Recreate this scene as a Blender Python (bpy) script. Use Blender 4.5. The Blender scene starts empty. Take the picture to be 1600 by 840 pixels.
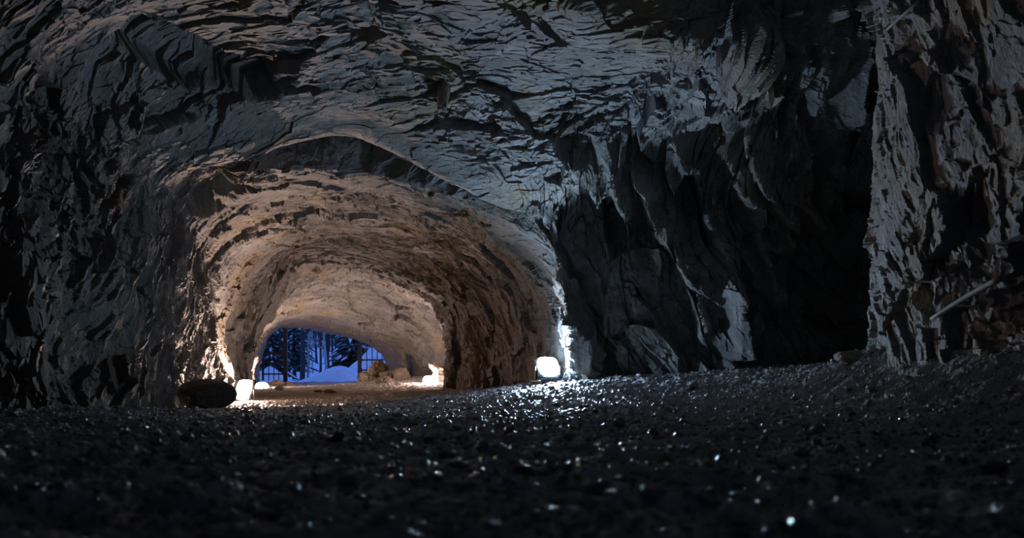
import bpy, math, random
import numpy as np
from mathutils import Vector

random.seed(7)
rng = np.random.default_rng(11)
C = bpy.context.scene.collection
F = 1150.0            # focal length in pixels of the 1600 px wide frame
HY = 590.0            # horizon row
CZ = 0.35             # camera height


def at(px, py, y):
    """a pixel of the photograph at the depth y -> world point"""
    return Vector(((px - 800.0) / F * y, y, CZ + (HY - py) / F * y))


# ------------------------------------------------------------------ noise
def _hash(ix, iy, iz, seed):
    with np.errstate(over='ignore'):
        h = (ix.astype(np.uint32) * np.uint32(374761393)
             + iy.astype(np.uint32) * np.uint32(668265263)
             + iz.astype(np.uint32) * np.uint32(2147483647)
             + np.uint32((seed * 974634541) & 0xffffffff))
        h = (h ^ (h >> np.uint32(13))) * np.uint32(1274126177)
        h = (h ^ (h >> np.uint32(16))) * np.uint32(2246822519)
        h = h ^ (h >> np.uint32(15))
    return h


def _u(h):
    return (h & np.uint32(0xffffff)).astype(np.float32) / np.float32(0xffffff)


def perlin(x, y, z, seed=0):
    xi, yi, zi = np.floor(x), np.floor(y), np.floor(z)
    xf, yf, zf = (x - xi).astype(np.float32), (y - yi).astype(np.float32), (z - zi).astype(np.float32)
    xi, yi, zi = xi.astype(np.int64), yi.astype(np.int64), zi.astype(np.int64)
    u = xf * xf * xf * (xf * (xf * 6 - 15) + 10)
    v = yf * yf * yf * (yf * (yf * 6 - 15) + 10)
    w = zf * zf * zf * (zf * (zf * 6 - 15) + 10)
    out = 0
    for dx in (0, 1):
        for dy in (0, 1):
            for dz in (0, 1):
                h = _hash(xi + dx, yi + dy, zi + dz, seed)
                gx = _u(h) * 2 - 1
                gy = _u(h >> np.uint32(5)) * 2 - 1
                gz = ((h >> np.uint32(20)) & np.uint32(1023)).astype(np.float32) / 511.5 - 1
                d = gx * (xf - dx) + gy * (yf - dy) + gz * (zf - dz)
                wt = (u if dx else 1 - u) * (v if dy else 1 - v) * (w if dz else 1 - w)
                out = out + wt * d
    return out


def fbm(x, y, z, octaves=4, seed=0, gain=0.5):
    a, s, out = 1.0, 1.0, 0
    for o in range(octaves):
        out = out + a * perlin(x * s, y * s, z * s, seed + o * 17)
        a *= gain
        s *= 2.03
    return out


def facets(x, y, z, seed=0, tilt=1.0, jit=0.85):
    """broken-rock displacement: every Voronoi cell is a tilted flat plate, with a step to its neighbours"""
    xi, yi, zi = np.floor(x).astype(np.int64), np.floor(y).astype(np.int64), np.floor(z).astype(np.int64)
    best = np.full(x.shape, 1e9, np.float32)
    val = np.zeros(x.shape, np.float32)
    for dx in (-1, 0, 1):
        for dy in (-1, 0, 1):
            for dz in (-1, 0, 1):
                h = _hash(xi + dx, yi + dy, zi + dz, seed)
                px = (x - xi - dx).astype(np.float32) - (0.5 + jit * (_u(h) - 0.5))
                py = (y - yi - dy).astype(np.float32) - (0.5 + jit * (_u(h >> np.uint32(4)) - 0.5))
                pz = (z - zi - dz).astype(np.float32) - (0.5 + jit * (_u(h >> np.uint32(8)) - 0.5))
                d = px * px + py * py + pz * pz
                h2 = _hash(xi + dx, yi + dy, zi + dz, seed + 991)
                g1 = _u(h2) * 2 - 1
                g2 = _u(h2 >> np.uint32(3)) * 2 - 1
                g3 = _u(h2 >> np.uint32(6)) * 2 - 1
                off = _u(h2 >> np.uint32(8)) * 2 - 1
                t = off * 0.38 + 1.75 * tilt * (g1 * px + g2 * py + g3 * pz)
                m = d < best
                best = np.where(m, d, best)
                val = np.where(m, t, val)
    return val


# ------------------------------------------------------------------ mesh helpers
def link(name, me, mat=None, parent=None):
    o = bpy.data.objects.new(name, me)
    C.objects.link(o)
    if mat is not None:
        me.materials.append(mat)
    if parent is not None:
        o.parent = parent
    return o


def np_mesh(name, verts, faces, smooth=False):
    """verts (n,3), faces (m,k) arrays -> mesh"""
    me = bpy.data.meshes.new(name)
    verts = np.ascontiguousarray(verts, np.float32)
    faces = np.ascontiguousarray(faces, np.int32)
    m, k = faces.shape
    me.vertices.add(len(verts))
    me.vertices.foreach_set('co', verts.ravel())
    me.loops.add(m * k)
    me.loops.foreach_set('vertex_index', faces.ravel())
    me.polygons.add(m)
    me.polygons.foreach_set('loop_start', np.arange(0, m * k, k, dtype=np.int32))
    me.polygons.foreach_set('use_smooth', np.full(m, smooth, dtype=bool))
    me.update(calc_edges=True)
    return me


def grid_faces(nr, nc, flip=False):
    i = np.arange(nr - 1)[:, None] * nc + np.arange(nc - 1)[None, :]
    f = np.stack([i, i + 1, i + nc + 1, i + nc], -1).reshape(-1, 4)
    return f[:, ::-1] if flip else f


class MB:
    """collects simple solids into ONE mesh"""
    def __init__(self):
        self.v, self.f = [], []

    def add(self, v, f):
        b = len(self.v)
        self.v += [tuple(p) for p in v]
        self.f += [tuple(i + b for i in q) for q in f]

    def box(self, c, s, bev=0.0, rz=0.0):
        x, y, z = s[0] / 2, s[1] / 2, s[2] / 2
        b = min(bev, x * .9, y * .9, z * .9)
        ca, sa = math.cos(rz), math.sin(rz)
        rings = [(-z, b), (-z + b, 0), (z - b, 0), (z, b)] if b > 0 else [(-z, 0), (z, 0)]
        v, f = [], []
        for (zz, ins) in rings:
            xx, yy = x - ins, y - ins
            k = b if b > 0 else 0
            pts = [(-xx + k, -yy), (xx - k, -yy), (xx, -yy + k), (xx, yy - k), (xx - k, yy), (-xx + k, yy), (-xx, yy - k), (-xx, -yy + k)] if k else [(-xx, -yy), (xx, -yy), (xx, yy), (-xx, yy)]
            for p in pts:
                v.append((c[0] + p[0] * ca - p[1] * sa, c[1] + p[0] * sa + p[1] * ca, c[2] + zz))
        n = 8 if b > 0 else 4
        for r in range(len(rings) - 1):
            for i in range(n):
                j = (i + 1) % n
                f.append((r * n + i, r * n + j, (r + 1) * n + j, (r + 1) * n + i))
        f.append(tuple(range(n))[::-1])
        f.append(tuple((len(rings) - 1) * n + i for i in range(n)))
        self.add(v, f)
        return self

    def tube(self, pts, radii, n=8):
        pts = [Vector(p) for p in pts]
        v, f = [], []
        ref = Vector((0.31, 0.17, 0.93))
        for i, p in enumerate(pts):
            d = (pts[min(i + 1, len(pts) - 1)] - pts[max(i - 1, 0)]).normalized()
            a = d.cross(ref)
            if a.length < 1e-3:
                a = d.cross(Vector((1, 0, 0)))
            a.normalize()
            b = d.cross(a)
            for k in range(n):
                t = 2 * math.pi * k / n
                v.append(p + (a * math.cos(t) + b * math.sin(t)) * radii[i])
        for i in range(len(pts) - 1):
            for k in range(n):
                j = (k + 1) % n
                f.append((i * n + k, i * n + j, (i + 1) * n + j, (i + 1) * n + k))
        f.append(tuple(range(n))[::-1])
        f.append(tuple((len(pts) - 1) * n + k for k in range(n)))
        self.add(v, f)
        return self

    def build(self, name, mat, parent=None, smooth=False):
        me = bpy.data.meshes.new(name)
        me.from_pydata(self.v, [], self.f)
        if smooth:
            me.polygons.foreach_set('use_smooth', [True] * len(me.polygons))
        me.update()
        return link(name, me, mat, parent)


def tag(o, label=None, cat=None, group=None, kind=None):
    if label: o['label'] = label
    if cat: o['category'] = cat
    if group: o['group'] = group
    if kind: o['kind'] = kind
    return o


def empty(name, loc=(0, 0, 0), rz=0.0):
    o = bpy.data.objects.new(name, None)
    C.objects.link(o)
    o.location = loc
    o.rotation_euler = (0, 0, rz)
    o.empty_display_size = 0.2
    return o


# ------------------------------------------------------------------ materials
def new_mat(name):
    m = bpy.data.materials.new(name)
    m.use_nodes = True
    nt = m.node_tree
    b = nt.nodes['Principled BSDF']
    return m, nt, b


def N(nt, kind, **kw):
    n = nt.nodes.new(kind)
    for k, v in kw.items():
        setattr(n, k, v)
    return n


def ramp(nt, src, stops):
    r = N(nt, 'ShaderNodeValToRGB')
    e = r.color_ramp.elements
    while len(e) < len(stops):
        e.new(0.5)
    for i, (p, c) in enumerate(stops):
        e[i].position = p
        e[i].color = (*c, 1)
    nt.links.new(src, r.inputs[0])
    return r.outputs[0]


def noise(nt, vec, scale, detail=6, rough=0.6, dist=0.0):
    n = N(nt, 'ShaderNodeTexNoise')
    n.inputs['Scale'].default_value = scale
    n.inputs['Detail'].default_value = detail
    n.inputs['Roughness'].default_value = rough
    n.inputs['Distortion'].default_value = dist
    nt.links.new(vec, n.inputs['Vector'])
    return n.outputs['Fac']


def mapping(nt, vec, scale=(1, 1, 1), rot=(0, 0, 0)):
    m = N(nt, 'ShaderNodeMapping')
    m.inputs['Scale'].default_value = scale
    m.inputs['Rotation'].default_value = rot
    nt.links.new(vec, m.inputs['Vector'])
    return m.outputs[0]


def mix(nt, fac, a, b, blend='MIX'):
    m = N(nt, 'ShaderNodeMix', data_type='RGBA', blend_type=blend)
    for sock, v in ((m.inputs[0], fac), (m.inputs[6], a), (m.inputs[7], b)):
        if hasattr(v, 'links'):
            nt.links.new(v, sock)
        elif isinstance(v, (int, float)):
            sock.default_value = v
        else:
            sock.default_value = (*v, 1)
    return m.outputs[2]


def rock_material(name, stops, ochre, rough=0.55, spec=0.5, brown=False):
    m, nt, b = new_mat(name)
    geo = N(nt, 'ShaderNodeNewGeometry')
    pos = geo.outputs['Position']
    lam = mapping(nt, pos, (0.6, 2.2, 0.8), (math.radians(24), 0, 0))
    n1 = noise(nt, lam, 1.7, 8, 0.62, 0.4)
    col = ramp(nt, n1, stops)
    n2 = noise(nt, pos, 0.55, 5, 0.6, 0.8)
    f2 = ramp(nt, n2, [(0.5, (0, 0, 0)), (0.68, (1, 1, 1))])
    col = mix(nt, f2, col, ochre)
    n3 = noise(nt, lam, 14, 5, 0.7)
    f3 = ramp(nt, n3, [(0.3, (.6, .6, .6)), (0.7, (1.2, 1.2, 1.2))])
    col = mix(nt, 1.0, col, f3, 'MULTIPLY')
    if brown:                       # browner rock on two walls, also darkened to stand in for dimmer light
        at_ = N(nt, 'ShaderNodeAttribute', attribute_name='brown_dim_rock')
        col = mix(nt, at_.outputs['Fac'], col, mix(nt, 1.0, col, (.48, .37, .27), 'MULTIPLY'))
    nt.links.new(col, b.inputs['Base Color'])
    r = ramp(nt, n1, [(0.3, (rough - .15,) * 3), (0.7, (rough + .15,) * 3)])
    nt.links.new(r, b.inputs['Roughness'])
    b.inputs['Specular IOR Level'].default_value = spec
    h1 = noise(nt, mapping(nt, pos, (1.0, 3.0, 1.4), (math.radians(24), 0, 0)), 9, 7, 0.7, 0.3)
    h2 = noise(nt, pos, 42, 4, 0.7)
    bp = N(nt, 'ShaderNodeBump')
    bp.inputs['Strength'].default_value = 0.8
    bp.inputs['Distance'].default_value = 0.06
    nt.links.new(h1, bp.inputs['Height'])
    bp2 = N(nt, 'ShaderNodeBump')
    bp2.inputs['Strength'].default_value = 0.45
    bp2.inputs['Distance'].default_value = 0.012
    nt.links.new(h2, bp2.inputs['Height'])
    nt.links.new(bp.outputs[0], bp2.inputs['Normal'])
    nt.links.new(bp2.outputs[0], b.inputs['Normal'])
    return m


M = {}
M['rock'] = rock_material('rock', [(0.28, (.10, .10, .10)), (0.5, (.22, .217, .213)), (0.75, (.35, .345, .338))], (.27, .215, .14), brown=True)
M['boulder'] = rock_material('boulder_rock', [(0.3, (.045, .04, .035)), (0.7, (.11, .10, .085))], (.09, .075, .05), 0.5)
M['rubble'] = rock_material('rubble_rock', [(0.3, (.16, .13, .10)), (0.7, (.36, .30, .235))], (.28, .21, .13), 0.65)
M['stone'] = rock_material('stone_rock', [(0.3, (.03, .03, .032)), (0.7, (.085, .083, .085))], (.07, .06, .05), 0.4)


def floor_material():
    m, nt, b = new_mat('gravel_floor')
    geo = N(nt, 'ShaderNodeNewGeometry')
    pos = geo.outputs['Position']
    n1 = noise(nt, pos, 7, 8, 0.7)
    grey = ramp(nt, n1, [(0.3, (.10, .10, .106)), (0.7, (.40, .40, .415))])
    n2 = noise(nt, pos, 3, 6, 0.65)
    sand = ramp(nt, n2, [(0.3, (.30, .25, .205)), (0.7, (.52, .45, .38))])
    sx = N(nt, 'ShaderNodeSeparateXYZ')
    nt.links.new(pos, sx.inputs[0])
    # sand begins at the old tunnel, wavering with noise; drifted snow by the mouth
    nz = noise(nt, pos, 0.8, 4, 0.6)
    add = N(nt, 'ShaderNodeMath', operation='MULTIPLY_ADD')
    nt.links.new(nz, add.inputs[0]); add.inputs[1].default_value = 4.0
    nt.links.new(sx.outputs['Y'], add.inputs[2])
    mr = N(nt, 'ShaderNodeMapRange'); mr.inputs['From Min'].default_value = 16.2; mr.inputs['From Max'].default_value = 19.5
    nt.links.new(add.outputs[0], mr.inputs['Value'])
    col = mix(nt, mr.outputs[0], grey, sand)
    mr2 = N(nt, 'ShaderNodeMapRange'); mr2.inputs['From Min'].default_value = 25; mr2.inputs['From Max'].default_value = 31
    nt.links.new(add.outputs[0], mr2.inputs['Value'])
    col = mix(nt, mr2.outputs[0], col, (.55, .54, .55))
    nt.links.new(col, b.inputs['Base Color'])
    rr = N(nt, 'ShaderNodeMapRange'); rr.inputs['From Min'].default_value = 0; rr.inputs['From Max'].default_value = 1
    b.inputs['Specular IOR Level'].default_value = 1.0
    b.inputs['Coat Weight'].default_value = 0.6        # a film of melt water
    b.inputs['Coat Roughness'].default_value = 0.36
    nt.links.new(mix(nt, mr.outputs[0], (.55, .55, .55), (0, 0, 0)), b.inputs['Coat Weight'])
    rr.inputs['To Min'].default_value = 0.36; rr.inputs['To Max'].default_value = 0.8
    nt.links.new(mr.outputs[0], rr.inputs['Value'])
    nt.links.new(rr.outputs[0], b.inputs['Roughness'])
    h = noise(nt, pos, 60, 5, 0.7)
    bp = N(nt, 'ShaderNodeBump'); bp.inputs['Strength'].default_value = 0.28; bp.inputs['Distance'].default_value = 0.015
    nt.links.new(h, bp.inputs['Height'])
    nt.links.new(bp.outputs[0], b.inputs['Normal'])
    return m


M['floor'] = floor_material()


def plain(name, col, rough=0.5, metal=0.0, nscale=20, var=0.25, bump=0.0):
    m, nt, b = new_mat(name)
    tc = N(nt, 'ShaderNodeNewGeometry')
    n = noise(nt, tc.outputs['Position'], nscale, 5, 0.6)
    c = ramp(nt, n, [(0.3, tuple(x * (1 - var) for x in col)), (0.7, tuple(min(1, x * (1 + var)) for x in col))])
    nt.links.new(c, b.inputs['Base Color'])
    b.inputs['Roughness'].default_value = rough
    b.inputs['Metallic'].default_value = metal
    if bump:
        bp = N(nt, 'ShaderNodeBump'); bp.inputs['Strength'].default_value = 0.5; bp.inputs['Distance'].default_value = bump
        nt.links.new(n, bp.inputs['Height']); nt.links.new(bp.outputs[0], b.inputs['Normal'])
    return m


M['iron'] = plain('dark_iron', (.025, .02, .02), 0.55, 0.4)
M['housing'] = plain('lamp_housing', (.05, .05, .05), 0.5, 0.3)
M['snow'] = plain('snow', (.80, .82, .86), 0.7, 0, 1.5, 0.08, 0.05)
M['bark'] = plain('dark_bark', (.055, .045, .04), 0.9, 0, 8, 0.4, 0.02)
M['birch'] = plain('pale_bark', (.42, .40, .38), 0.8, 0, 5, 0.5)
M['needle'] = plain('spruce_needles', (.022, .04, .028), 0.8, 0, 3, 0.4)
M['wood'] = plain('grey_wood', (.16, .145, .13), 0.65, 0, 14, 0.35, 0.004)
M['concrete'] = plain('concrete', (.09, .085, .08), 0.85, 0, 30, 0.3, 0.004)


def glow(name, col, strength):
    m = bpy.data.materials.new(name)
    m.use_nodes = True
    nt = m.node_tree
    nt.nodes.remove(nt.nodes['Principled BSDF'])
    e = N(nt, 'ShaderNodeEmission')
    e.inputs['Color'].default_value = (*col, 1)
    e.inputs['Strength'].default_value = strength
    nt.links.new(e.outputs[0], nt.nodes['Material Output'].inputs['Surface'])
    return m


# ------------------------------------------------------------------ the cave shell
# nested arches, each 14 points from the left floor over the roof to the right floor
def ring(rows):
    out = []
    for r in rows:
        if len(r) == 4:                     # ('w', x, y, z) world, z from the eye level
            out.append((r[1], r[2], CZ + r[3]))
        else:
            out.append(tuple(at(*r)))
    return out


def wring(ps):
    return [(p[0], p[1], CZ + p[2]) for p in ps]


def pring(pts, ys):
    if not hasattr(ys, '__len__'):
        ys = [ys] * len(pts)
    return [tuple(at(p[0], p[1], y)) for p, y in zip(pts, ys)]


exitp = [(398, 614), (399, 590), (401, 570), (405, 546), (418, 526), (438, 512), (470, 511), (507, 518), (546, 527), (577, 537), (597, 551), (608, 572), (617, 592), (622, 614)]


def scale_ring(ps, k, y, c=(505, 585)):
    return [tuple(at(c[0] + (p[0] - c[0]) * k, c[1] + (p[1] - c[1]) * k, y)) for p in ps]


rings = [
    # (ring, rows to the next)
    (wring([(-3.1, -6.5, -.6), (-3.1, -6.5, 0), (-3.1, -6.6, .7), (-3., -6.7, 1.5), (-2.7, -6.8, 2.2), (-2.2, -6.9, 2.8), (-1.5, -7, 3.2), (-.4, -7, 3.4), (.6, -7, 3.3), (1.5, -7, 3.0), (2.3, -6.9, 2.5), (2.8, -6.8, 1.8), (3., -6.7, 1), (3.1, -6.5, -.5)]), 40),
    (wring([(-3.2, -2, -.6), (-3.3, -2, 0), (-3.4, -2, .7), (-3.4, -2, 1.5), (-3.2, -2, 2.4), (-2.7, -2, 3.2), (-1.7, -2, 3.9), (-.3, -2, 4.2), (1, -2, 4.2), (2.1, -2, 3.9), (3, -2, 3.2), (3.3, -2, 2.2), (3.4, -2, 1), (3.3, -2, -.5)]), 30),
    (wring([(-3.0, 2.4, -.6), (-3.1, 2.4, 0), (-3.2, 2.4, .7), (-3.2, 2.4, 1.5), (-3., 2.6, 2.4), (-2.5, 2.8, 3.3), (-1.6, 3., 4), (-.4, 3.2, 4.3), (.8, 3.2, 4.3), (2.2, 3, 4.1), (3.4, 3, 3.5), (3.8, 3, 2.4), (3.9, 3, 1), (3.9, 3, -.5)]), 40),
    (wring([(-3.2, 3.6, -.6), (-3.3, 3.6, 0), (-3.4, 3.6, .7), (-3.4, 3.7, 1.5), (-3.2, 3.8, 2.4), (-2.7, 4.1, 3.3), (-1.7, 4.5, 4.), (-.4, 4.8, 4.25), (.8, 4.6, 4.3), (2.1, 4.8, 4.2), (3.1, 5.0, 3.6), (3.5, 5.0, 2.4), (3.55, 5.05, 1), (3.55, 5.05, -.5)]), 130),
    (wring([(-3.4, 4.2, -.6), (-3.5, 4.2, 0), (-3.6, 4.2, .7), (-3.6, 4.3, 1.5), (-3.4, 4.6, 2.4), (-2.8, 5.2, 3.2), (-1.8, 5.8, 3.85), (-.6, 6.0, 4.1), (.9, 6.0, 4.25), (2.3, 6.2, 4.4), (3.2, 6.5, 3.9), (3.36, 6.6, 2.4), (3.42, 6.7, 1.0), (3.4, 6.7, -.3)]), 110),
    (wring([(-3.55, 4.7, -.6), (-3.65, 4.7, 0), (-3.75, 4.7, .7), (-3.75, 4.8, 1.5), (-3.55, 5.1, 2.4), (-3., 5.9, 3.2), (-2.3, 6.7, 3.85), (-1.6, 6.9, 4.0), (.1, 7.2, 4.15), (2.6, 8.3, 5.0), (5.0, 9.7, 5.6), (5.2, 9.9, 3.7), (5.6, 11., 1.7), (5.6, 11., -.3)]), 190),
    (pring([(0, 668), (-15, 600), (-25, 500), (-20, 350), (10, 200), (90, 90), (270, 20), (500, 5), (780, 20), (1010, 45), (1205, 95), (1272, 270), (1290, 450), (1290, 615)],
           [5.4, 5.4, 5.4, 5.5, 5.9, 6.7, 7.6, 7.8, 8.0, 8.5, 9.0, 10.9, 11.9, 11.9]), 240),
    (pring([(120, 662), (105, 600), (90, 520), (95, 400), (125, 280), (185, 180), (310, 105), (500, 85), (730, 105), (910, 150), (1060, 190), (1130, 330), (1140, 470), (1135, 620)],
           [6.9, 6.9, 6.9, 6.9, 7.3, 8.0, 9.0, 9.15, 9.4, 9.8, 10.45, 11.2, 11.4, 11.45]), 200),
    (pring([(225, 658), (215, 600), (205, 540), (212, 450), (230, 350), (270, 265), (425, 217), (545, 181), (668, 235), (780, 300), (880, 335), (925, 410), (945, 510), (945, 620)],
           [9.6, 9.6, 9.6, 9.7, 10, 10.3, 10.7, 10.5, 10.9, 11.3, 11.7, 12.05, 12.2, 12.2]), 70),
    (pring([(232, 657), (225, 600), (218, 540), (224, 455), (240, 358), (276, 274), (423, 230), (548, 214), (672, 270), (782, 326), (868, 350), (900, 425), (915, 520), (915, 620)],
           [10.4, 10.4, 10.4, 10.4, 10.6, 10.8, 10.95, 10.9, 11.25, 11.5, 11.7, 11.9, 12.1, 12.1]), 60),
    (pring([(250, 655), (246, 600), (243, 540), (248, 465), (262, 375), (290, 288), (416, 216), (543, 196), (668, 250), (778, 309), (850, 362), (878, 440), (889, 540), (887, 620)],
           [11.2, 11.2, 11.2, 11.2, 11.3, 11.5, 11.85, 11.95, 11.95, 11.9, 11.7, 11.55, 11.52, 11.52]), 60),
    (pring([(262, 650), (258, 600), (255, 540), (262, 470), (276, 385), (308, 306), (398, 260), (520, 264), (640, 284), (750, 324), (835, 388), (864, 470), (868, 550), (866, 620)], 12.05), 170),
    (pring([(366, 630), (360, 590), (354, 550), (352, 505), (364, 455), (393, 412), (445, 382), (520, 366), (605, 374), (690, 405), (752, 455), (778, 520), (780, 575), (775, 630)], 17.5), 130),
    (pring([(388, 622), (388, 590), (387, 565), (389, 535), (405, 503), (434, 455), (455, 404), (520, 394), (590, 410), (655, 443), (695, 476), (708, 535), (706, 580), (700, 625)],
           [20.5] * 14), 90),
    (pring([(384, 622), (384, 590), (385, 567), (389, 540), (405, 506), (436, 480), (472, 456), (525, 440), (585, 447), (640, 468), (680, 496), (700, 540), (703, 585), (703, 620)], 27.5), 80),
    (pring([(390, 618), (390, 590), (392, 568), (397, 543), (411, 516), (437, 499), (470, 494), (515, 496), (562, 506), (608, 522), (638, 540), (652, 565), (655, 588), (655, 620)], 30.5), 40),
    (pring(exitp, 35), 20),
    (scale_ring(exitp, 1.35, 35.8), 16),
    (scale_ring(exitp, 3.6, 37.5), 1),
]

NS = 1760


def pchip(P, T, tq):
    """monotone cubic through samples P (n,...) at T, evaluated at tq"""
    n = len(T)
    h = np.diff(T)
    hs = h.reshape((-1,) + (1,) * (P.ndim - 1))
    d = np.diff(P, axis=0) / hs
    m = np.zeros_like(P)
    m[1:-1] = np.where(d[:-1] * d[1:] > 0, 2 * d[:-1] * d[1:] / (d[:-1] + d[1:] + 1e-12 * np.sign(d[:-1] + d[1:] + 1e-30)), 0)
    m[0], m[-1] = d[0], d[-1]
    i = np.clip(np.searchsorted(T, tq, side='right') - 1, 0, n - 2)
    u = ((tq - T[i]) / h[i]).reshape((-1,) + (1,) * (P.ndim - 1))
    hh = h[i].reshape(u.shape)
    return ((1 + 2 * u) * (1 - u) ** 2 * P[i] + u * (1 - u) ** 2 * hh * m[i]
            + u * u * (3 - 2 * u) * P[i + 1] + u * u * (u - 1) * hh * m[i + 1])


def catmull(P, T, tq):
    n = len(T)
    m = np.zeros_like(P)
    m[1:-1] = (P[2:] - P[:-2]) / (T[2:] - T[:-2]).reshape((-1,) + (1,) * (P.ndim - 1))
    m[0] = P[1] - P[0]; m[-1] = P[-1] - P[-2]
    h = np.diff(T)
    i = np.clip(np.searchsorted(T, tq, side='right') - 1, 0, n - 2)
    u = ((tq - T[i]) / h[i]).reshape((-1,) + (1,) * (P.ndim - 1))
    hh = h[i].reshape(u.shape)
    return ((1 + 2 * u) * (1 - u) ** 2 * P[i] + u * (1 - u) ** 2 * hh * m[i]
            + u * u * (3 - 2 * u) * P[i + 1] + u * u * (u - 1) * hh * m[i + 1])


ctrl = np.array([r[0] for r in rings], np.float64)           # (R,14,3)
R = len(rings)
# across the arch
sq = np.linspace(0, 13, NS)
A = catmull(np.swapaxes(ctrl, 0, 1), np.arange(14.0), sq)      # (NS,R,3)
A = np.swapaxes(A, 0, 1)                                       # (R,NS,3)
tq = np.concatenate([np.linspace(i, i + 1, rings[i][1], endpoint=False) for i in range(R - 1)] + [[R - 1.0]])
S = pchip(A, np.arange(float(R)), tq)                          # (NT,NS,3)
NT = len(tq)
du = np.gradient(S, axis=1)
dv = np.gradient(S, axis=0)
nrm = np.cross(du, dv)
nrm /= np.linalg.norm(nrm, axis=-1, keepdims=True) + 1e-9
# normals look into the cave
axis_pt = np.stack([np.interp(S[..., 1], [-7, 5, 11, 17, 23, 35], [0, 0, -1.6, -3.8, -5.4, -9.2]), S[..., 1],
                    np.full(S.shape[:2], CZ + 1.0)], -1)
flip = np.sum(nrm * (axis_pt - S), -1) < 0
sgn = -1.0 if flip.mean() > 0.5 else 1.0
nrm = nrm * sgn

X, Y, Z = [S[..., k].astype(np.float32).ravel() for k in range(3)]
# foliation frame: plates stand across the cave and lean away going up
e1 = np.array([0.12, 1.0, -0.42]); e1 /= np.linalg.norm(e1)
e2 = np.array([1.0, -0.12, 0.0]); e2 -= e1 * e2.dot(e1); e2 /= np.linalg.norm(e2)
e3 = np.cross(e1, e2)
wx = fbm(X * .5, Y * .5, Z * .5, 3, 5)
wy = fbm(X * .5, Y * .5, Z * .5, 3, 6)
q1 = perlin(X * 3, Y * 3, Z * 3, 31)
q2 = perlin(X * 3, Y * 3, Z * 3, 32)
srow = np.tile(sq, NT).astype(np.float32)
trow = np.repeat(tq, NS).astype(np.float32)
smooth = lambda v, lo, hi: np.clip((v - lo) / (hi - lo), 0, 1) ** 2 * (3 - 2 * np.clip((v - lo) / (hi - lo), 0, 1))
roof = smooth(srow, 3.6, 5.0) * (1 - smooth(srow, 9.0, 10.2))
near_r = smooth(srow, 8.8, 9.6) * (1 - smooth(trow, 4.5, 5.2))
D = 0.30 * fbm(X * .45, Y * .45, Z * .45, 4, 40) * (1 - .45 * roof) * (1 - .55 * near_r)


patch = smooth(fbm(X * .55, Y * .8, Z * .55, 3, 77), -.28, .34) * .7 + smooth(perlin(X * 1.9, Y * 2.6, Z * 1.9, 78), -.2, .3) * .3


deep = smooth(trow, 10.8, 11.4)


def plates(idx, e1, sd, k):
    """flaky relief: plates standing along the plane with normal e1"""
    e1 = np.array(e1); e1 = e1 / np.linalg.norm(e1)
    h = np.array([1.0, 0, 0]) if abs(e1[0]) < .7 else np.array([0, 1.0, 0])
    e2 = h - e1 * e1.dot(h); e2 /= np.linalg.norm(e2)
    e3 = np.cross(e1, e2)
    x, y, z, wx_, wy_, q1_, q2_ = X[idx], Y[idx], Z[idx], wx[idx], wy[idx], q1[idx], q2[idx]
    a = x * e1[0] + y * e1[1] + z * e1[2] + 0.25 * wx_
    b = x * e2[0] + y * e2[1] + z * e2[2] + 0.4 * wy_
    c = x * e3[0] + y * e3[1] + z * e3[2] + 0.4 * wx_
    a2 = a + 0.04 * q1_
    b2 = b + 0.10 * q2_
    rf = (1 - .45 * roof[idx]) * (1 - .75 * near_r[idx]) * (1 - .55 * deep[idx])
    pm = patch[idx] if sd == 0 else 1.15
    if sd:
        rf = .85 if sd == 200 else .45
        pm = 1.15 if sd == 200 else .3 + .7 * patch[idx]
    d = 0.17 * rf * facets(a / k[0], b / k[1], c / k[1], sd + 51, 0.9)
    d += (0.085 if sd < 200 else .12) * (.35 + .9 * pm) * (1 - .25 * roof[idx]) * facets(a2 / k[2], b2 / k[3], c / k[3], sd + 52, 1.0)
    d += (.036 + .010 * roof[idx]) * (.15 + 1.1 * pm) * facets(a2 / k[4], b2 / k[5], c / k[5], sd + 53, 1.1)
    d += (.013 + .004 * roof[idx]) * (.4 + .9 * pm) * facets(a2 / k[6], b2 / k[7], c / k[7], sd + 54, 1.1)
    d += 0.022 * fbm(a2 * 7, b2 * 2.6, c * 2.6, 4, sd + 60, 0.6)
    return d


# right wall of the big chamber: near-vertical ribs leaning left going up; elsewhere plates across the cave
wr = smooth(srow, 9.0, 10.0) * smooth(trow, 4.6, 5.4) * (1 - smooth(trow, 9.6, 10.6))
wl = (1 - smooth(srow, 3.9, 5.3)) * (1 - smooth(trow, 10.6, 11.8))
i0 = np.nonzero((wr < 1) & (wl < 1))[0]; i2 = np.nonzero(wl > 0)[0]; i1 = np.nonzero(wr > 0)[0]
DA = np.zeros_like(D); DB = np.zeros_like(D)
DA[i0] = plates(i0, (0.12, 1.0, -0.42), 0, (1.2, 1.8, .5, 1.0, .2, .48, .075, .17))
DB[i1] = 1.45 * plates(i1, (0.92, 0.25, 0.34), 200, (.9, 2.6, .40, 1.3, .16, .6, .07, .22))
DC = np.zeros_like(D)
DC[i2] = plates(i2, (0.2, 1.0, -0.8), 100, (1.0, 1.8, .30, .80, .13, .40, .06, .16))
D = D + DA * (1 - wr - wl) + DB * wr + DC * wl
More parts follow.
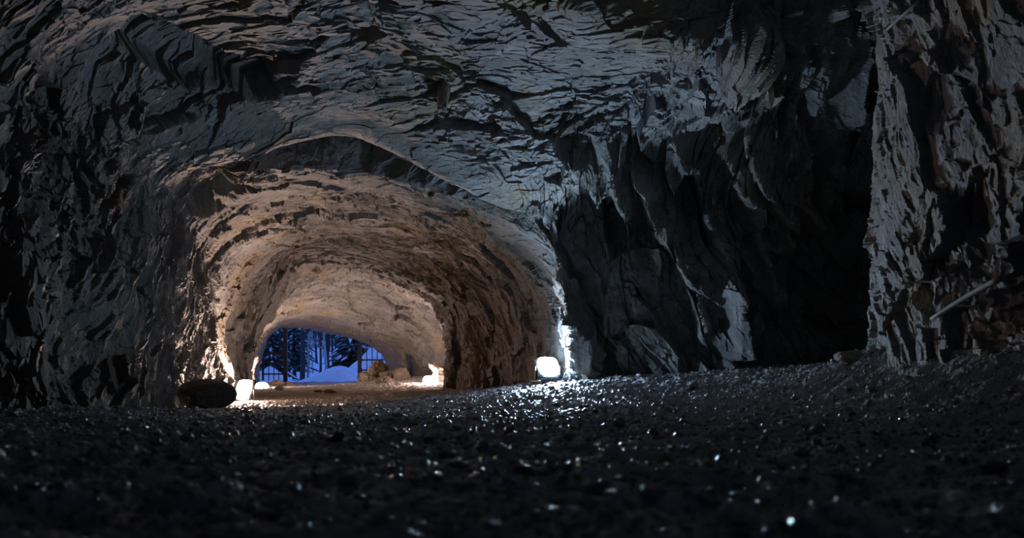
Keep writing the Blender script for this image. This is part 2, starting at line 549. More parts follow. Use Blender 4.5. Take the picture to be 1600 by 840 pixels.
# long standing ribs of the right wall, each a crest line (seen direction from the camera) with its own width and height
SU = 800 + X / np.maximum(Y, .5) * F
SV = HY - (Z - CZ) / np.maximum(Y, .5) * F
wav = 16 * fbm(X * 1.1, Y * 1.1, Z * 1.1, 3, 141)
rough_r = 1 + .55 * fbm(X * 2.4, Y * 2.4, Z * 1.3, 3, 142)
onwall = (wr > 0) & (trow > 5.5)
for crest, wid, hh in [
    ([(935, 215), (962, 300), (985, 372), (1000, 440)], 9, .26),
    ([(985, 255), (1012, 315), (1045, 375), (1075, 425), (1096, 500), (1108, 540)], 13, .34),
    ([(1055, 200), (1095, 290), (1118, 360), (1130, 450), (1138, 530), (1142, 600)], 13, .36),
    ([(1040, 330), (1062, 395), (1085, 455)], 8, .22),
    ([(1120, 190), (1150, 270), (1175, 350), (1190, 420), (1196, 480)], 12, .34),
    ([(1165, 195), (1190, 270), (1205, 330), (1212, 400)], 11, .30),
    ([(905, 590), (925, 560), (950, 528), (960, 505)], 7, .22),
    ([(1222, 290), (1262, 350), (1300, 390), (1332, 425)], 11, .30),
    ([(1185, 480), (1180, 530), (1172, 580)], 6, .18),
    ([(1345, 430), (1362, 500), (1375, 570)], 12, .34),
    ([(912, 480), (921, 500), (926, 560)], 5, .16),
]:
    cx = np.array([p_[0] for p_ in crest], float); cy = np.array([p_[1] for p_ in crest], float)
    if cy[0] > cy[-1]:
        cx, cy = cx[::-1], cy[::-1]
    u_ = SU + wav - np.interp(SV, cy, cx)
    fade = smooth(SV, cy[0] - 25, cy[0] + 35) * (1 - smooth(SV, cy[-1] - 20, cy[-1] + 15))
    # steep on the lamp side, long on the other
    prof_ = np.where(u_ < 0, np.exp(-(u_ / (wid * .75)) ** 2), np.exp(-(u_ / (wid * 2.2)) ** 2))
    D += np.where(onwall, 1.3 * hh * fade * prof_ * rough_r, 0).astype(np.float32)
# deep broken-out pockets and hanging blocks of the roof: (pixel centre as seen, half sizes, depth; negative hangs down)
for hx, hy, ha, hb, hd, rot in [(275, 80, 95, 40, .36, .45), (375, 118, 70, 26, .34, .5), (335, 300, 48, 34, .42, -.4), (1030, 128, 52, 11, .28, .12), (900, 235, 34, 26, .35, .3),
                                (575, 60, 26, 10, .22, -.3), (720, 190, 40, 9, .22, .1), (690, 140, 11, 17, -.28, .1), (420, 105, 52, 14, .30, .2),
                                (840, 45, 70, 7, .20, .55), (470, 140, 40, 10, .25, .05), (1240, 60, 60, 40, .3, .4),
                                (250, 205, 60, 12, .3, -.35), (180, 300, 50, 12, .28, -.6)]:
    cr, sr = math.cos(rot), math.sin(rot)
    ux = ((SU - hx) * cr + (SV - hy) * sr + wav * 1.6) / ha
    uy = (-(SU - hx) * sr + (SV - hy) * cr + wav * 1.0) / hb
    prof_ = 1 - smooth(np.sqrt(ux * ux + uy * uy), .62, 1.08)
    D -= np.where((trow > 4.8) & (trow < 12.5) & (Y > 3), hd * prof_ * (.8 + .3 * rough_r), 0).astype(np.float32)
# the smooth slab over the arch keeps its clean faces
calm = smooth(srow, 5.6, 6.4) * (1 - smooth(srow, 9.2, 10)) * smooth(trow, 7.6, 8.0) * (1 - smooth(trow, 9.2, 10.0))
D = D * (1 - .7 * calm)
# calmer near the mouth, at the far end caps
amp = np.interp(trow, [0, 1, 11, 12, 13, 14, 15, 16, 18], [1, 1, .9, .9, 1.0, 1.2, 1.1, .8, 1.0]).astype(np.float32)
D = (D * amp).reshape(NT, NS)
P = S + nrm * D[..., None]
P[0] = P[0] * 0.02 + np.array([0, -8.5, CZ + 1.2]) * 0.98      # close the far end behind the camera
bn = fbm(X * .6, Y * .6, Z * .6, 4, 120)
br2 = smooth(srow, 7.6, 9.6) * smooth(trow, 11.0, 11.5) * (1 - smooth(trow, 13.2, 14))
brown = np.clip(wl * (1 - smooth(trow, 7.4, 9.4)) * .5 + 1.2 * br2 + 0.6 * bn * ((wl > 0) | (br2 > .02)), 0, 1).reshape(NT, NS)  # left wall and tunnel right wall: brown tint with dimness painted in
cut1 = int(round(NS * 4.6 / 13)); cut2 = int(round(NS * 9.6 / 13))
for nm, c0, c1, kind in (('wall_left', 0, cut1, 1), ('ceiling', cut1, cut2, 1), ('wall_right', cut2, NS - 1, 1)):
    sub = P[:, c0:c1 + 1]
    me = np_mesh(nm, sub.reshape(-1, 3), grid_faces(NT, c1 - c0 + 1, flip=(sgn < 0)))
    me.attributes.new('brown_dim_rock', 'FLOAT', 'POINT').data.foreach_set('value', np.ascontiguousarray(brown[:, c0:c1 + 1], np.float32).ravel())
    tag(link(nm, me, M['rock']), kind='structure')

# ------------------------------------------------------------------ the floor
FP = [(-3, 1.0, -.24), (0, .9, -.235), (3, 1.0, -.24), (0, 2.3, -.25), (0, 4.2, -.285), (-2, 3, -.26), (2.2, 3, -.25), (0, -6, -.3), (-3, -6, -.3), (3, -6, -.3), (-4, 2, -.3), (4, 2, -.2)]
FP = [np.array([x, y, CZ + z]) for x, y, z in FP]
for p in [(0, 645, 5.5), (150, 642, 8), (290, 641, 12.5), (400, 640, 14), (560, 633, 14), (700, 618, 14.2), (560, 616, 20), (866, 597, 12), (1000, 590, 11.6),
          (1150, 579, 10.9), (1350, 568, 10.8), (1440, 512, 6.8), (1520, 512, 5.9), (1600, 522, 5.3), (1300, 640, 6), (1600, 650, 3.4), (1000, 640, 7), (700, 650, 8), (400, 655, 8),
          (1450, 585, 6.0), (1200, 605, 9),
          (672, 614, 22), (500, 610, 24), (400, 616, 22), (618, 590, 31), (560, 600, 32.5), (405, 600, 33), (500, 597.5, 35), (380, 626, 17.5), (640, 612, 18.5), (770, 612, 15)]:
    FP.append(np.array(at(*p)))
FP = np.array(FP)


def _tps(r2):
    return 0.5 * r2 * np.log(r2 + 1e-6)


_sc = np.array([1.0, 0.75])
_xy = FP[:, :2] * _sc
_d2 = ((_xy[:, None] - _xy[None]) ** 2).sum(-1)
_n = len(FP)
_K = np.zeros((_n + 3, _n + 3))
_K[:_n, :_n] = _tps(_d2) + np.eye(_n) * 0.3
_K[:_n, _n] = 1; _K[:_n, _n + 1:] = _xy
_K[_n, :_n] = 1; _K[_n + 1:, :_n] = _xy.T
_w = np.linalg.solve(_K, np.concatenate([FP[:, 2], np.zeros(3)]))


def floor_base(x, y):
    q0, q1 = x * _sc[0], y * _sc[1]
    out = _w[_n] + _w[_n + 1] * q0 + _w[_n + 2] * q1
    for i in range(_n):
        out = out + _w[i] * _tps((q0 - _xy[i, 0]) ** 2 + (q1 - _xy[i, 1]) ** 2)
    return np.clip(out, CZ - 0.75, CZ + 0.75)


def floor_z(x, y):
    x = np.asarray(x, np.float32); y = np.asarray(y, np.float32)
    z = floor_base(x.astype(np.float64), y.astype(np.float64)).astype(np.float32)
    o = np.zeros_like(x)
    far = np.interp(y, [14, 19], [1.0, 0.8]).astype(np.float32)
    z += far * 0.045 * fbm(x * 1.3, y * 2.0, o + 3.3, 3, 80)
    wob = 0.25 * perlin(x * 1.7, y * 1.7, o, 81)
    z += np.interp(y, [1, 6, 14, 19], [.050, .070, .07, .05]).astype(np.float32) * (.55 - 1.6 * np.abs(fbm((x + wob) * 2.7, (y + wob) * 5.0, o + 1.7, 3, 82, 0.45)))
    z += far * 0.026 * fbm((x + wob) * 8.0, (y + wob) * 13.0, o + 4.7, 4, 83, 0.55)
    return z


def floor_detail(x, y):
    o = np.zeros_like(x)
    far = np.interp(y, [0.8, 4, 14, 19], [.5, .9, 1.2, 0.8]).astype(np.float32)
    d = 0.008 * facets(x / .09, y / .09, o + .5, 85, 1.2)
    d += 0.004 * facets(x / .04, y / .04, o + .5, 86, 1.2)
    return far * d


NR, NCOL = 1000, 1000
k = np.linspace(0, 1, NR)
fy = np.exp(np.log(0.75) + (np.log(35.6) - np.log(0.75)) * k ** 1.0)
xl = -np.minimum(1.1 + .9 * fy, 4.2 + .30 * fy)
xr = np.where(fy < 12, np.minimum(1.1 + .85 * fy, 4 + .28 * fy), np.interp(fy, [12, 13, 15, 35.6], [7.36, 3.0, 1.2, -3.2]))
cc = np.linspace(0, 1, NCOL)
FX = xl[:, None] + (xr - xl)[:, None] * cc[None]
FY = np.repeat(fy[:, None], NCOL, 1)
FX, FY = FX.astype(np.float32).ravel(), FY.astype(np.float32).ravel()
FZ = floor_z(FX, FY) + floor_detail(FX, FY)
fv = np.stack([FX, FY, FZ], -1)
ff = grid_faces(NR, NCOL)
# coarse apron under and behind the camera
ay = np.concatenate([np.linspace(-7, .74, 24), np.linspace(0.9, 12, 40)])
ax = np.linspace(-6, 7, 40)
AXg, AYg = np.meshgrid(ax, ay)
AZ = floor_z(AXg.ravel(), AYg.ravel()) - np.where(AYg.ravel() > 0.8, 0.12, 0.0)
av = np.stack([AXg.ravel(), AYg.ravel(), AZ], -1)
af = grid_faces(len(ay), len(ax)) + len(fv)
tag(link('floor', np_mesh('floor', np.concatenate([fv, av]), np.concatenate([ff, af])), M['floor']), kind='structure')


# ------------------------------------------------------------------ gravel and stones
def ico(sub=1):
    t = (1 + 5 ** .5) / 2
    v = [(-1, t, 0), (1, t, 0), (-1, -t, 0), (1, -t, 0), (0, -1, t), (0, 1, t), (0, -1, -t), (0, 1, -t), (t, 0, -1), (t, 0, 1), (-t, 0, -1), (-t, 0, 1)]
    f = [(0, 11, 5), (0, 5, 1), (0, 1, 7), (0, 7, 10), (0, 10, 11), (1, 5, 9), (5, 11, 4), (11, 10, 2), (10, 7, 6), (7, 1, 8), (3, 9, 4), (3, 4, 2), (3, 2, 6), (3, 6, 8), (3, 8, 9), (4, 9, 5), (2, 4, 11), (6, 2, 10), (8, 6, 7), (9, 8, 1)]
    v = [Vector(p).normalized() for p in v]
    for _ in range(sub):
        cache, nf = {}, []

        def mid(i, j):
            kk = (min(i, j), max(i, j))
            if kk not in cache:
                v.append((v[i] + v[j]).normalized())
                cache[kk] = len(v) - 1
            return cache[kk]
        for (p, q, r) in f:
            x, y, z = mid(p, q), mid(q, r), mid(r, p)
            nf += [(p, x, z), (q, y, x), (r, z, y), (x, y, z)]
        f = nf
    return np.array([tuple(p) for p in v], np.float32), np.array(f, np.int32)


def rock_shape(sub, seed, chop=7, rough=0.08):
    """a stone: a ball cut by random planes, then roughened"""
    v, f = ico(sub)
    r = np.random.default_rng(seed)
    v = v.copy()
    for _ in range(chop):
        n = r.normal(size=3); n /= np.linalg.norm(n)
        d = r.uniform(0.55, 0.85)
        s = v @ n
        v = v - np.maximum(s - d, 0)[:, None] * n * 0.92
    nz = fbm(v[:, 0] * 2.5 + seed, v[:, 1] * 2.5, v[:, 2] * 2.5, 4, seed % 97, 0.55)
    return v * (1 + rough * nz)[:, None], f


base_v = [rock_shape(1, 300 + i, 6, 0.15) for i in range(10)]
NG = 26000
gy = np.exp(rng.uniform(np.log(1.0), np.log(13.5), NG))
gx = rng.uniform(-0.80, 0.78, NG) * gy
keep = (rng.uniform(0, 1, NG) < np.interp(gy, [1, 3, 5], [.6, .9, 1])) & (gx > -(2.45 + .27 * gy)) & (gx < 3.6 + .1 * gy)
gx, gy = gx[keep], gy[keep]
gz = floor_z(gx, gy)
gs = np.exp(rng.normal(np.log(.0090), .5, len(gx))) * np.interp(gy, [1, 3, 8, 14], [.55, .8, 1.6, 2.2])
gs = np.minimum(gs, 0.05)
allv, allf, off = [], [], 0
for i in range(len(gx)):
    v, f = base_v[i % 10]
    th = rng.uniform(0, 6.28)
    ct, st = math.cos(th), math.sin(th)
    w = v * np.array([1.0, rng.uniform(.6, 1), rng.uniform(.45, .8)])
    q = np.stack([w[:, 0] * ct - w[:, 1] * st, w[:, 0] * st + w[:, 1] * ct, w[:, 2]], -1) * gs[i]
    allv.append(q + np.array([gx[i], gy[i], gz[i] + gs[i] * .3]))
    allf.append(f + off)
    off += len(v)
M['gravel'] = rock_material('wet_gravel', [(0.3, (.03, .03, .033)), (0.7, (.42, .415, .42))], (.32, .30, .27), 0.22, .8)
gm = link('gravel', np_mesh('gravel', np.concatenate(allv), np.concatenate(allf)), M['gravel'])
tag(gm, 'loose dark wet gravel scattered over the cave floor', 'gravel', kind='stuff')


def stone(name, loc, size, seed, mat, label, cat='stone', sub=3, rz=0.0, sink=0.25, group=None, rough=0.12, chop=7, tilt=0.0):
    v, f = rock_shape(sub, seed, chop, rough)
    v = v * np.array(size) / 2
    if tilt:
        ct, st = math.cos(tilt), math.sin(tilt)
        v = np.stack([v[:, 0] * ct - v[:, 2] * st, v[:, 1], v[:, 0] * st + v[:, 2] * ct], -1)
    o = link(name, np_mesh(name, v, f), mat)
    h = -float(v[:, 2].min())
    o.location = (loc[0], loc[1], loc[2] + h * (1 - sink))
    o.rotation_euler = (0, 0, rz)
    return tag(o, label, cat, group)


def on_floor(px, y):
    x = (px - 800) / F * y
    return Vector((x, y, float(floor_z(np.array([x]), np.array([y]))[0])))


p = on_floor(323, 12.2)
stone('boulder', p, (.98, .8, .52), 41, M['boulder'], 'large rounded dark boulder on the floor beside the left wall floodlight', 'boulder', 5, 0.1, 0.08, rough=.07, chop=5)

# ------------------------------------------------------------------ floodlights
def floodlight(label, base, head_z, size, face, glow_mat, dome=.05, cat='lamp'):
    """a site floodlight: housing with cooling ribs, glowing glass, yoke, foot"""
    root = empty('floodlight', base, 0)
    tag(root, label, cat, 'floodlights on the cave floor')
    fx, fy, fz = face
    yaw = math.atan2(fx, -fy)
    pitch = math.asin(fz)
    w, h, d = size
    body = MB().box((0, d * .5, 0), (w * 1.12, d, h * 1.12), 0.03)
    for i in range(6):
        body.box((-w * .4 + i * w * .16, d * 1.2, 0), (.012, d * .5, h * .9), 0.003)
    ho = body.build('housing', M['housing'], root)
    # domed glass
    v, f = [], []
    n = 40
    for ring_i, (k_, yy) in enumerate([(1.0, .004), (1.0, -.014)] + [(math.cos(t_), -.014 - dome * math.sin(t_)) for t_ in (.25, .5, .75, 1.0, 1.2, 1.4)]):
        for j in range(n):
            t = 2 * math.pi * j / n
            e = 0.55
            v.append((math.copysign(abs(math.cos(t)) ** e, math.cos(t)) * w / 2 * k_, yy, math.copysign(abs(math.sin(t)) ** e, math.sin(t)) * h / 2 * k_))
    for r_ in range(7):
        for j in range(n):
            q = (j + 1) % n
            f.append((r_ * n + j, r_ * n + q, (r_ + 1) * n + q, (r_ + 1) * n + j))
    f.append(tuple(7 * n + j for j in range(n)))
    mb = MB(); mb.add(v, f)
    le = mb.build('glass', glow_mat, root)
    le['label'] = 'glowing lamp glass'
    for o in (ho, le):
        o.location = (0, 0, head_z)
        o.rotation_euler = (-pitch, 0, yaw)
    yk = MB()
    yk.tube([(-w * .62, d * .4, head_z), (-w * .62, d * .4, .03)], [.012, .012], 8)
    yk.tube([(w * .62, d * .4, head_z), (w * .62, d * .4, .03)], [.012, .012], 8)
    yk.tube([(-w * .62, d * .4, head_z - h * .6), (w * .62, d * .4, head_z - h * .6)], [.012, .012], 8)
    yo = yk.build('yoke', M['housing'], root)
    f1 = MB().box((-w * .62, d * .4, .015), (.05, .34, .03), .008).build('foot', M['housing'], root)
    f2 = MB().box((w * .62, d * .4, .015), (.05, .34, .03), .008).build('foot', M['housing'], root)
    for o in (yo, f1, f2):
        o.rotation_euler = (0, 0, yaw)
    return root


def nv(x, y, z):
    return tuple(Vector((x, y, z)).normalized())


COLD = (.53, .75, 1.0)
WARM = (1.0, .70, .56)
PINK = (1.0, .72, .62)
p = on_floor(857, 11.55)
floodlight('floodlight with a cold white glare at the rock corner on the right', p, float(at(857, 572, 11.55).z - p.z), (.33, .33, .09), nv(.27, -.78, .57), glow('cold_glow', COLD, 690), .03)
p = on_floor(381, 16.9)
floodlight('largest warm white floodlight right of the dark rounded boulder', p, float(at(381, 608, 16.9).z - p.z), (.44, .44, .1), nv(-.45, -.85, .30), glow('warm_glow', WARM, 800), .05)
p = on_floor(409, 27.5)
floodlight('smaller warm floodlight at the left edge of the tunnel mouth', p, float(at(409, 608, 27.5).z - p.z), (.50, .50, .1), nv(.1, -.4, .9), glow('warm_glow_far', WARM, 400), .25)
p = on_floor(672, 26.5)
floodlight('pinkish white floodlight below the ragged spur at the right tunnel wall', p, float(at(672, 597, 26.5).z - p.z), (.50, .50, .1), nv(.1, -.7, .7), glow('pink_glow', PINK, 430), .2)

# ------------------------------------------------------------------ outside: snow, banks, gates, trees
gn = 160
gxx = np.linspace(-70, 40, gn); gyy = 34.6 + (np.linspace(0, 1, gn) ** 1.8) * 90
GX, GY = np.meshgrid(gxx, gyy)
GX = GX.ravel().astype(np.float32); GY = GY.ravel().astype(np.float32)


def ground_z(x, y):
    o = np.zeros_like(x)
    return (CZ - .22 + np.interp(y, [34, 44, 60, 80, 124], [0, -.1, .5, 3., 9.0]).astype(np.float32) + np.interp(y, [35, 42, 60], [0, .12, .5]).astype(np.float32) * fbm(x * .15, y * .15, o, 4, 90))


GZ = ground_z(GX, GY)
tag(link('ground', np_mesh('ground', np.stack([GX, GY, GZ], -1), grid_faces(gn, gn), True), M['snow']), kind='structure')


def bank(name, cx, cy, rx, ry, h, label, skew=0.0, seed=0, lumps=()):
    n = 90
    u, w = np.meshgrid(np.linspace(-1.15, 1.15, n), np.linspace(-1.15, 1.15, n))
    u = u.ravel().astype(np.float32); w = w.ravel().astype(np.float32)
    x = cx + rx * u + skew * w; y = cy + ry * w
    r = np.sqrt(u * u + w * w)
    prof = np.clip(1 - r, 0, 1)
    prof = prof * prof * (3 - 2 * prof) * .45 + prof * .55
    z = h * prof
    for (lx, ly, lr, lh) in lumps:
        z = np.maximum(z, lh * np.exp(-(((x - lx) ** 2 + (y - ly) ** 2) / lr ** 2)))
    z = z * (1 + .18 * fbm(x * .8, y * .8, u * 0, 4, seed)) + .05 * fbm(x * 2, y * 2, u * 0, 3, seed + 3) * (prof > 0)
    g = ground_z(x, y)
    zz = np.where(r > 1.02, g - .25, g - .02 + z)
    o = link(name, np_mesh(name, np.stack([x, y, zz], -1), grid_faces(n, n), True), M['snow'])
    return tag(o, label, 'snow bank')


def X_(px, y):
    return (px - 800) / F * y


bank('snow_bank', X_(582, 43), 43.5, 2.6, 3.0, 2.15, 'tall ploughed snow bank rising behind the right gate', seed=7)
bank('snow_bank', X_(526, 40.5), 41, 2.6, 2.2, .98, 'low rounded snow bank in the middle of the tunnel mouth', seed=17)
bank('snow_bank', X_(412, 40.5), 41.5, 1.5, 2.0, 1.0, 'small snow bank behind the left gate', seed=27)


def gate(name, label, post_px, post_top, post_bot, y, bars, rails, stile, xr_px, bar_top, bar_bot):
    root = empty(name, at(post_px, post_bot, y))
    o0 = root.location
    tag(root, label, 'gate')

    def L(px, py):
        q = at(px, py, y) - o0
        return q
    a, b_ = L(post_px, post_bot + 3), L(post_px, post_top)
    MB().box(((a + b_) / 2), (.17, .17, (b_ - a).z), .012).build('post', M['iron'], root)
    MB().box(L(post_px, post_top) + Vector((0, 0, .0)), (.20, .20, .03), .008).build('post_cap', M['iron'], root)
    for px in bars:
        t, q = L(px, bar_top(px)), L(px, bar_bot)
        MB().tube([q, t], [.022, .022], 8).build('bar', M['iron'], root)
    for py in rails:
        t, q = L(post_px, py), L(xr_px, py)
        MB().box((t + q) / 2, (abs((q - t).x), .05, .07), .008).build('rail', M['iron'], root)
    t, q = L(stile, bar_top(stile)), L(stile, bar_bot)
    MB().box((t + q) / 2, (.09, .06, (t - q).z), .008).build('stile', M['iron'], root)
    for py in rails:
        MB().box(L(post_px + (3.2 if xr_px > post_px else -3.2), py), (.06, .09, .13), .008).build('hinge', M['iron'], root)


gate('barred_gate', 'dark barred iron gate on a thick post at the left of the tunnel mouth', 446, 511, 595, 35.6,
     [420, 428, 435.5], [551, 567, 584], 411, 409, lambda px: 533 - (px - 411) * .55, 594)
gate('barred_gate', 'dark barred iron gate on a post at the right of the tunnel mouth', 562, 528, 590, 35.6,
     [573, 581.5, 589.5, 597], [562, 578], 606, 608, lambda px: 536 + max(0, px - 573) * .45, 588)


def spruce(label, px, y, h, rad, seed, group=None):
    r = random.Random(seed)
    x = X_(px, y)
    z0 = float(ground_z(np.array([x], np.float32), np.array([y], np.float32))[0])
    root = empty('spruce_tree', (x, y, z0 - .05), r.uniform(0, 6))
    tag(root, label, 'tree', group)
    tr = .018 * h
    MB().tube([(0, 0, 0), (0, 0, h * .5), (0, 0, h)], [tr, tr * .6, .01], 8).build('trunk', M['bark'], root)
    fol, sn = MB(), MB()
    z = h * .12
    while z < h * .98:
        k_ = 1 - z / h
        L = rad * (k_ ** .8) * r.uniform(.85, 1.1) + .08
        nb = 9 if k_ > .3 else 6
        a0 = r.uniform(0, 6.28)
        for i in range(nb):
            a_ = a0 + 6.283 * i / nb + r.uniform(-.25, .25)
            l = L * r.uniform(.75, 1.1)
            dx, dy = math.cos(a_), math.sin(a_)
            px_, py_ = -dy, dx
            drop = r.uniform(.25, .5) * l
            # a drooping bough: tapered wedge with hanging side sprays
            pts = []
            for s_ in range(5):
                t = s_ / 4
                pts.append((dx * l * t, dy * l * t, z - drop * t * t * .9))
            for s_ in range(4):
                p0, p1 = Vector(pts[s_]), Vector(pts[s_ + 1])
                w0 = (.04 + .10 * l * math.sin(math.pi * (s_ + .6) / 5)) ; w1 = (.03 + .10 * l * math.sin(math.pi * (s_ + 1.5) / 5.2)) if s_ < 3 else .01
                q = Vector((px_, py_, 0))
                dn = Vector((0, 0, -1))
                v = [p0 + q * w0 + dn * w0 * .5, p0 - q * w0 + dn * w0 * .5, p1 - q * w1 + dn * w1 * .5, p1 + q * w1 + dn * w1 * .5, p0 + Vector((0, 0, .03)), p1 + Vector((0, 0, .03))]
                fol.add(v, [(0, 4, 5, 3), (4, 1, 2, 5), (0, 3, 2, 1)])
                if r.random() < .26:
                    up = Vector((0, 0, .05))
                    v2 = [p0 + q * w0 * .55 - up * .6, p0 - q * w0 * .55 - up * .6, p1 - q * w1 * .6 - up * .6, p1 + q * w1 * .6 - up * .6, p0 + up * 1.3, p1 + up * 1.2]
                    sn.add(v2, [(0, 4, 5, 3), (4, 1, 2, 5), (0, 3, 2, 1), (0, 1, 4), (3, 5, 2)])
        z += h * .028 + .07
    fol.build('foliage', M['needle'], root)
    s = sn.build('snow', M['snow'], root)
    s['label'] = 'snow lying on the boughs'
    s['kind'] = 'stuff'


def bare_tree(label, px, y, h, r0, seed, mat='bark', lean=0.0, group=None, snow=False):
    r = random.Random(seed)
    x = X_(px, y)
    z0 = float(ground_z(np.array([x], np.float32), np.array([y], np.float32))[0])
    root = empty('bare_tree', (x, y, z0 - .1))
    tag(root, label, 'tree', group)
    n = 9
    pts, rad = [], []
    for i in range(n):
        t = i / (n - 1)
        pts.append((lean * h * t * (1 - .25 * t) + r.uniform(-.04, .04) * h * .12, r.uniform(-.05, .05) * h * .1, h * t))
        rad.append(r0 * (1 - .8 * t))
    MB().tube(pts, rad, 10).build('trunk', M[mat], root, True)
    br = MB()

    def grow(p, d, l, rr, lev):
        q = [p]
        dd = Vector(d)
        for s_ in range(4):
            dd = (dd + Vector((r.uniform(-.22, .22), r.uniform(-.22, .22), r.uniform(-.08, .2)))).normalized()
            q.append(q[-1] + dd * l / 4)
        br.tube(q, [rr * (1 - .18 * i_) for i_ in range(5)], 5)
        if lev > 0:
            for i_ in (1, 2, 3, 4):
                if r.random() < .85:
                    a_ = r.uniform(0, 6.28)
                    sd = (dd + Vector((math.cos(a_), math.sin(a_), r.uniform(-.1, .5))) * .9).normalized()
                    grow(q[i_], sd, l * .5, rr * .5, lev - 1)
    for i in range(2, n):
        for _ in range(2 if i > 3 else 1):
            a_ = r.uniform(0, 6.28)
            k_ = 1 - i / n
            grow(Vector(pts[i]), Vector((math.cos(a_), math.sin(a_), r.uniform(.1, .8))).normalized(), h * .22 * (.4 + k_), rad[i] * .45 + .008, 2)
    br.build('branches', M[mat], root)['kind'] = 'stuff'


# the trees that stand out
bare_tree('thick dark straight trunk in the woods, middle left of the tunnel mouth', 473, 47, 12, .17, 1)
bare_tree('dark straight trunk in the woods just behind the leaning birch', 512, 50, 12, .17, 2)
bare_tree('pale leaning birch tree in front of the dark straight trunk', 513, 47.5, 8, .085, 3, 'birch', -.10)
bare_tree('slim pale birch beside the thick dark trunk', 482, 51, 10, .08, 4, 'birch', .01)
spruce('snowy dark spruce tree showing through the left gate bars', 424, 49, 7.5, 2.0, 5)
spruce('dark spruce whose boughs hang over the tall snow bank', 549, 48.5, 7.0, 2.0, 6)
spruce('snow-flecked spruce between the left gate post and thick dark trunk', 460, 53, 8.0, 1.9, 7)
g = 'bare trees deep in the woods'
k_ = 0
for px, y in [(437, 60), (452, 58), (466, 66), (488, 62), (494, 70), (500, 57), (505, 74), (520, 60), (526, 68), (533, 58), (540, 64), (480, 78), (445, 72), (428, 66), (414, 60), (556, 62), (569, 66), (515, 82), (470, 84), (498, 86), (535, 80), (455, 88)]:
    bare_tree('slim bare tree in the thick of the woods beyond the gates', px, y, random.uniform(8, 12), random.uniform(.07, .13), 100 + k_, 'bark' if k_ % 3 else 'birch', random.uniform(-.03, .03), g)
    k_ += 1
for _ in range(34):
    px, y = random.uniform(405, 600), random.uniform(62, 118)
    bare_tree('slim bare tree in the thick of the woods beyond the gates', px, y, random.uniform(9, 14), random.uniform(.09, .16), 100 + k_, 'bark', random.uniform(-.04, .04), g)
    k_ += 1
g2 = 'spruces at the back of the woods'
for px, y in [(440, 68), (558, 60), (585, 62), (405, 58), (545, 76), (500, 88), (462, 84), (425, 96), (447, 108), (478, 102), (516, 106), (531, 94), (560, 98), (580, 90), (490, 118), (540, 116)]:
    spruce('dark spruce tree at the back of the woods beyond the gates', px, y, random.uniform(5, 8), random.uniform(1.6, 2.2), 200 + k_, g2)
    k_ += 1

# ------------------------------------------------------------------ loose rocks, pole, rods
for (px, yy, size, sd, lab, tl) in [
    (588, 30.6, (1.35, 1.0, .95), 61, 'largest tan broken rock heaped below the right gate', .35),
    (607, 29.2, (1.0, .8, .5), 62, 'flat tan rock at the right end of the heap below the gate', .1),
    (571, 29.6, (.55, .5, .42), 63, 'small tan rock at the left end of the heap below the right gate', -.2),
    (600, 27.4, (.7, .6, .3), 64, 'low tan rock in front of the heap below the right gate', .1),
    (628, 28.6, (.9, .8, .55), 65, 'tan rock between the heap and the pinkish floodlight', .3),
    (566, 31.6, (.5, .45, .62), 66, 'upright tan rock at the foot of the right gate post', .15),
    (452, 31.5, (.6, .4, .24), 67, 'low brown rock at the foot of the left gate post', 0),
    (434, 31.0, (.75, .45, .28), 68, 'low brown rock under the bars of the left gate', .1),
    (437, 24.5, (.34, .3, .17), 69, 'small brown rock right of the far left floodlight', 0),
    (516, 21.5, (.55, .4, .13), 70, 'flat clod of sand on the middle of the tunnel floor', 0),
    (498, 22.5, (.34, .3, .10), 71, 'smaller sand clod just left of the flat one on the tunnel floor', 0),
]:
    stone('rock', on_floor(px, yy), size, sd, M['rubble'], lab, 'rock', 4, sd * .7, .22, rough=.22, chop=10, tilt=tl)
for (px, yy, size, sd, lab) in [
    (1040, 1.95, (.052, .05, .042), 81, 'small dark square block of stone standing on the foreground gravel'),
    (818, 1.55, (.055, .05, .036), 82, 'dark wedge of stone in the foreground gravel left of the square block'),
    (930, 1.36, (.075, .06, .045), 83, 'dark pointed stone at the bottom edge below the square block'),
    (965, 1.5, (.04, .04, .028), 84, 'dark stone in the gravel just above the pointed stone at the bottom edge'),
    (713, 1.75, (.09, .06, .03), 85, 'low flat dark stone in the foreground gravel left of the wedge'),
    (528, 2.6, (.075, .06, .035), 86, 'smooth dark stone in the gravel below the rounded boulder and floodlights'),
    (160, 2.7, (.17, .12, .055), 87, 'broad low dark stone in the gravel at the lower left'),
    (1275, 2.9, (.06, .05, .045), 88, 'small pale stone alone in the dark gravel at right'),
    (1082, 9.5, (.20, .16, .12), 89, 'pale stone at the foot of the ribbed rock wall'),
    (1328, 7.2, (.30, .22, .13), 90, 'pale slanting stone on the bank below the wooden pole'),
    (1555, 1.9, (.06, .05, .035), 91, 'pale stone near the lower right corner of the gravel'),
]:
    stone('stone', on_floor(px, yy), size, sd, M['rubble'] if 'pale' in lab else M['stone'], lab, 'stone', 3, sd * .9, .2, rough=.10, chop=6 if 'square' in lab else 9)


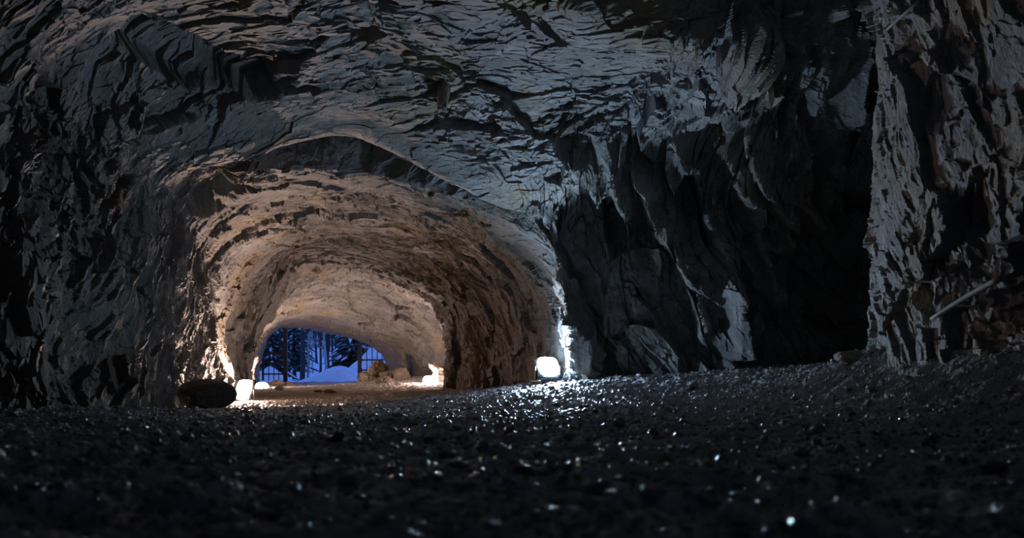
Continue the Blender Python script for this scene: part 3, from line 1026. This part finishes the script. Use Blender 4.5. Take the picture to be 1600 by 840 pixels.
# ragged rock spur that catches the pinkish lamp
v, f = rock_shape(5, 77, 6, .25)
hgt = v[:, 2:3]
wid = np.interp(hgt, [-1, -.5, .2, .75, 1], [.10, .16, .30, .52, .50])
v = np.concatenate([v[:, :1] * wid + .10 * hgt, v[:, 1:2] * wid * .7 + .1 * hgt, hgt * .52], 1)
v += .09 * facets(v[:, 0] / .11, v[:, 1] / .11, v[:, 2] / .4, 5, 1.2)[:, None] * np.array([[-.8, -.6, .3]])
sp = tag(link('rock_spur', np_mesh('rock_spur', v, f), M['rubble']), 'ragged glaring rock spur at right above the pinkish floodlight', 'rock')
sp.location = at(687, 587, 26.7)

# leaning pole
a, b_ = at(1456, 498, 5.8), at(1568, 433, 5.0)
pts = [a.lerp(b_, t) + Vector((0, 0, .012 * math.sin(3 * t))) for t in np.linspace(0, 1, 9)]
tag(MB().tube(pts, [.017, .019, .021, .022, .023, .023, .024, .024, .021], 12).build('wooden_pole', M['wood'], None, True), 'weathered grey wooden pole leaning against the right cave wall', 'pole')

tag(MB().tube([at(1386, 46, 6.35), at(1410, 24, 6.1), at(1442, -4, 5.8)], [.012, .012, .012], 8).build('steel_rod', M['wood'], None, True), 'thin pale rod sticking out of the rock at the upper right', 'rod')

# ------------------------------------------------------------------ world, camera, view
w = bpy.data.worlds.new('dusk_sky')
bpy.context.scene.world = w
w.use_nodes = True
nt = w.node_tree
bg = nt.nodes['Background']
tc = N(nt, 'ShaderNodeTexCoord')
sx = N(nt, 'ShaderNodeSeparateXYZ')
nt.links.new(tc.outputs['Generated'], sx.inputs[0])
col = ramp(nt, sx.outputs['Z'], [(0.0, (.045, .10, .34)), (0.06, (.055, .13, .42)), (0.5, (.06, .14, .46)), (1.0, (.045, .105, .38))])
nt.links.new(col, bg.inputs['Color'])
bg.inputs['Strength'].default_value = 2.7

cam = bpy.data.cameras.new('camera')
co = bpy.data.objects.new('camera', cam)
C.objects.link(co)
co.location = (0, 0, CZ)
co.rotation_euler = (math.pi / 2, 0, 0)
cam.sensor_width = 36
cam.lens = 36 * F / 1600
cam.shift_y = (HY - 420) / 1600
cam.clip_end = 400
cam.clip_start = 0.02
cam.dof.use_dof = True
cam.dof.focus_distance = 11.5
cam.dof.aperture_fstop = 2.6
sc = bpy.context.scene
sc.camera = co
sc.view_settings.view_transform = 'Standard'
sc.view_settings.look = 'None'
sc.view_settings.exposure = 0.0
sc.view_settings.gamma = 1.0
sc.view_settings.use_curve_mapping = False
sc.cycles.use_denoising = True
sc.cycles.max_bounces = 6
sc.cycles.diffuse_bounces = 4
sc.cycles.sample_clamp_indirect = 8
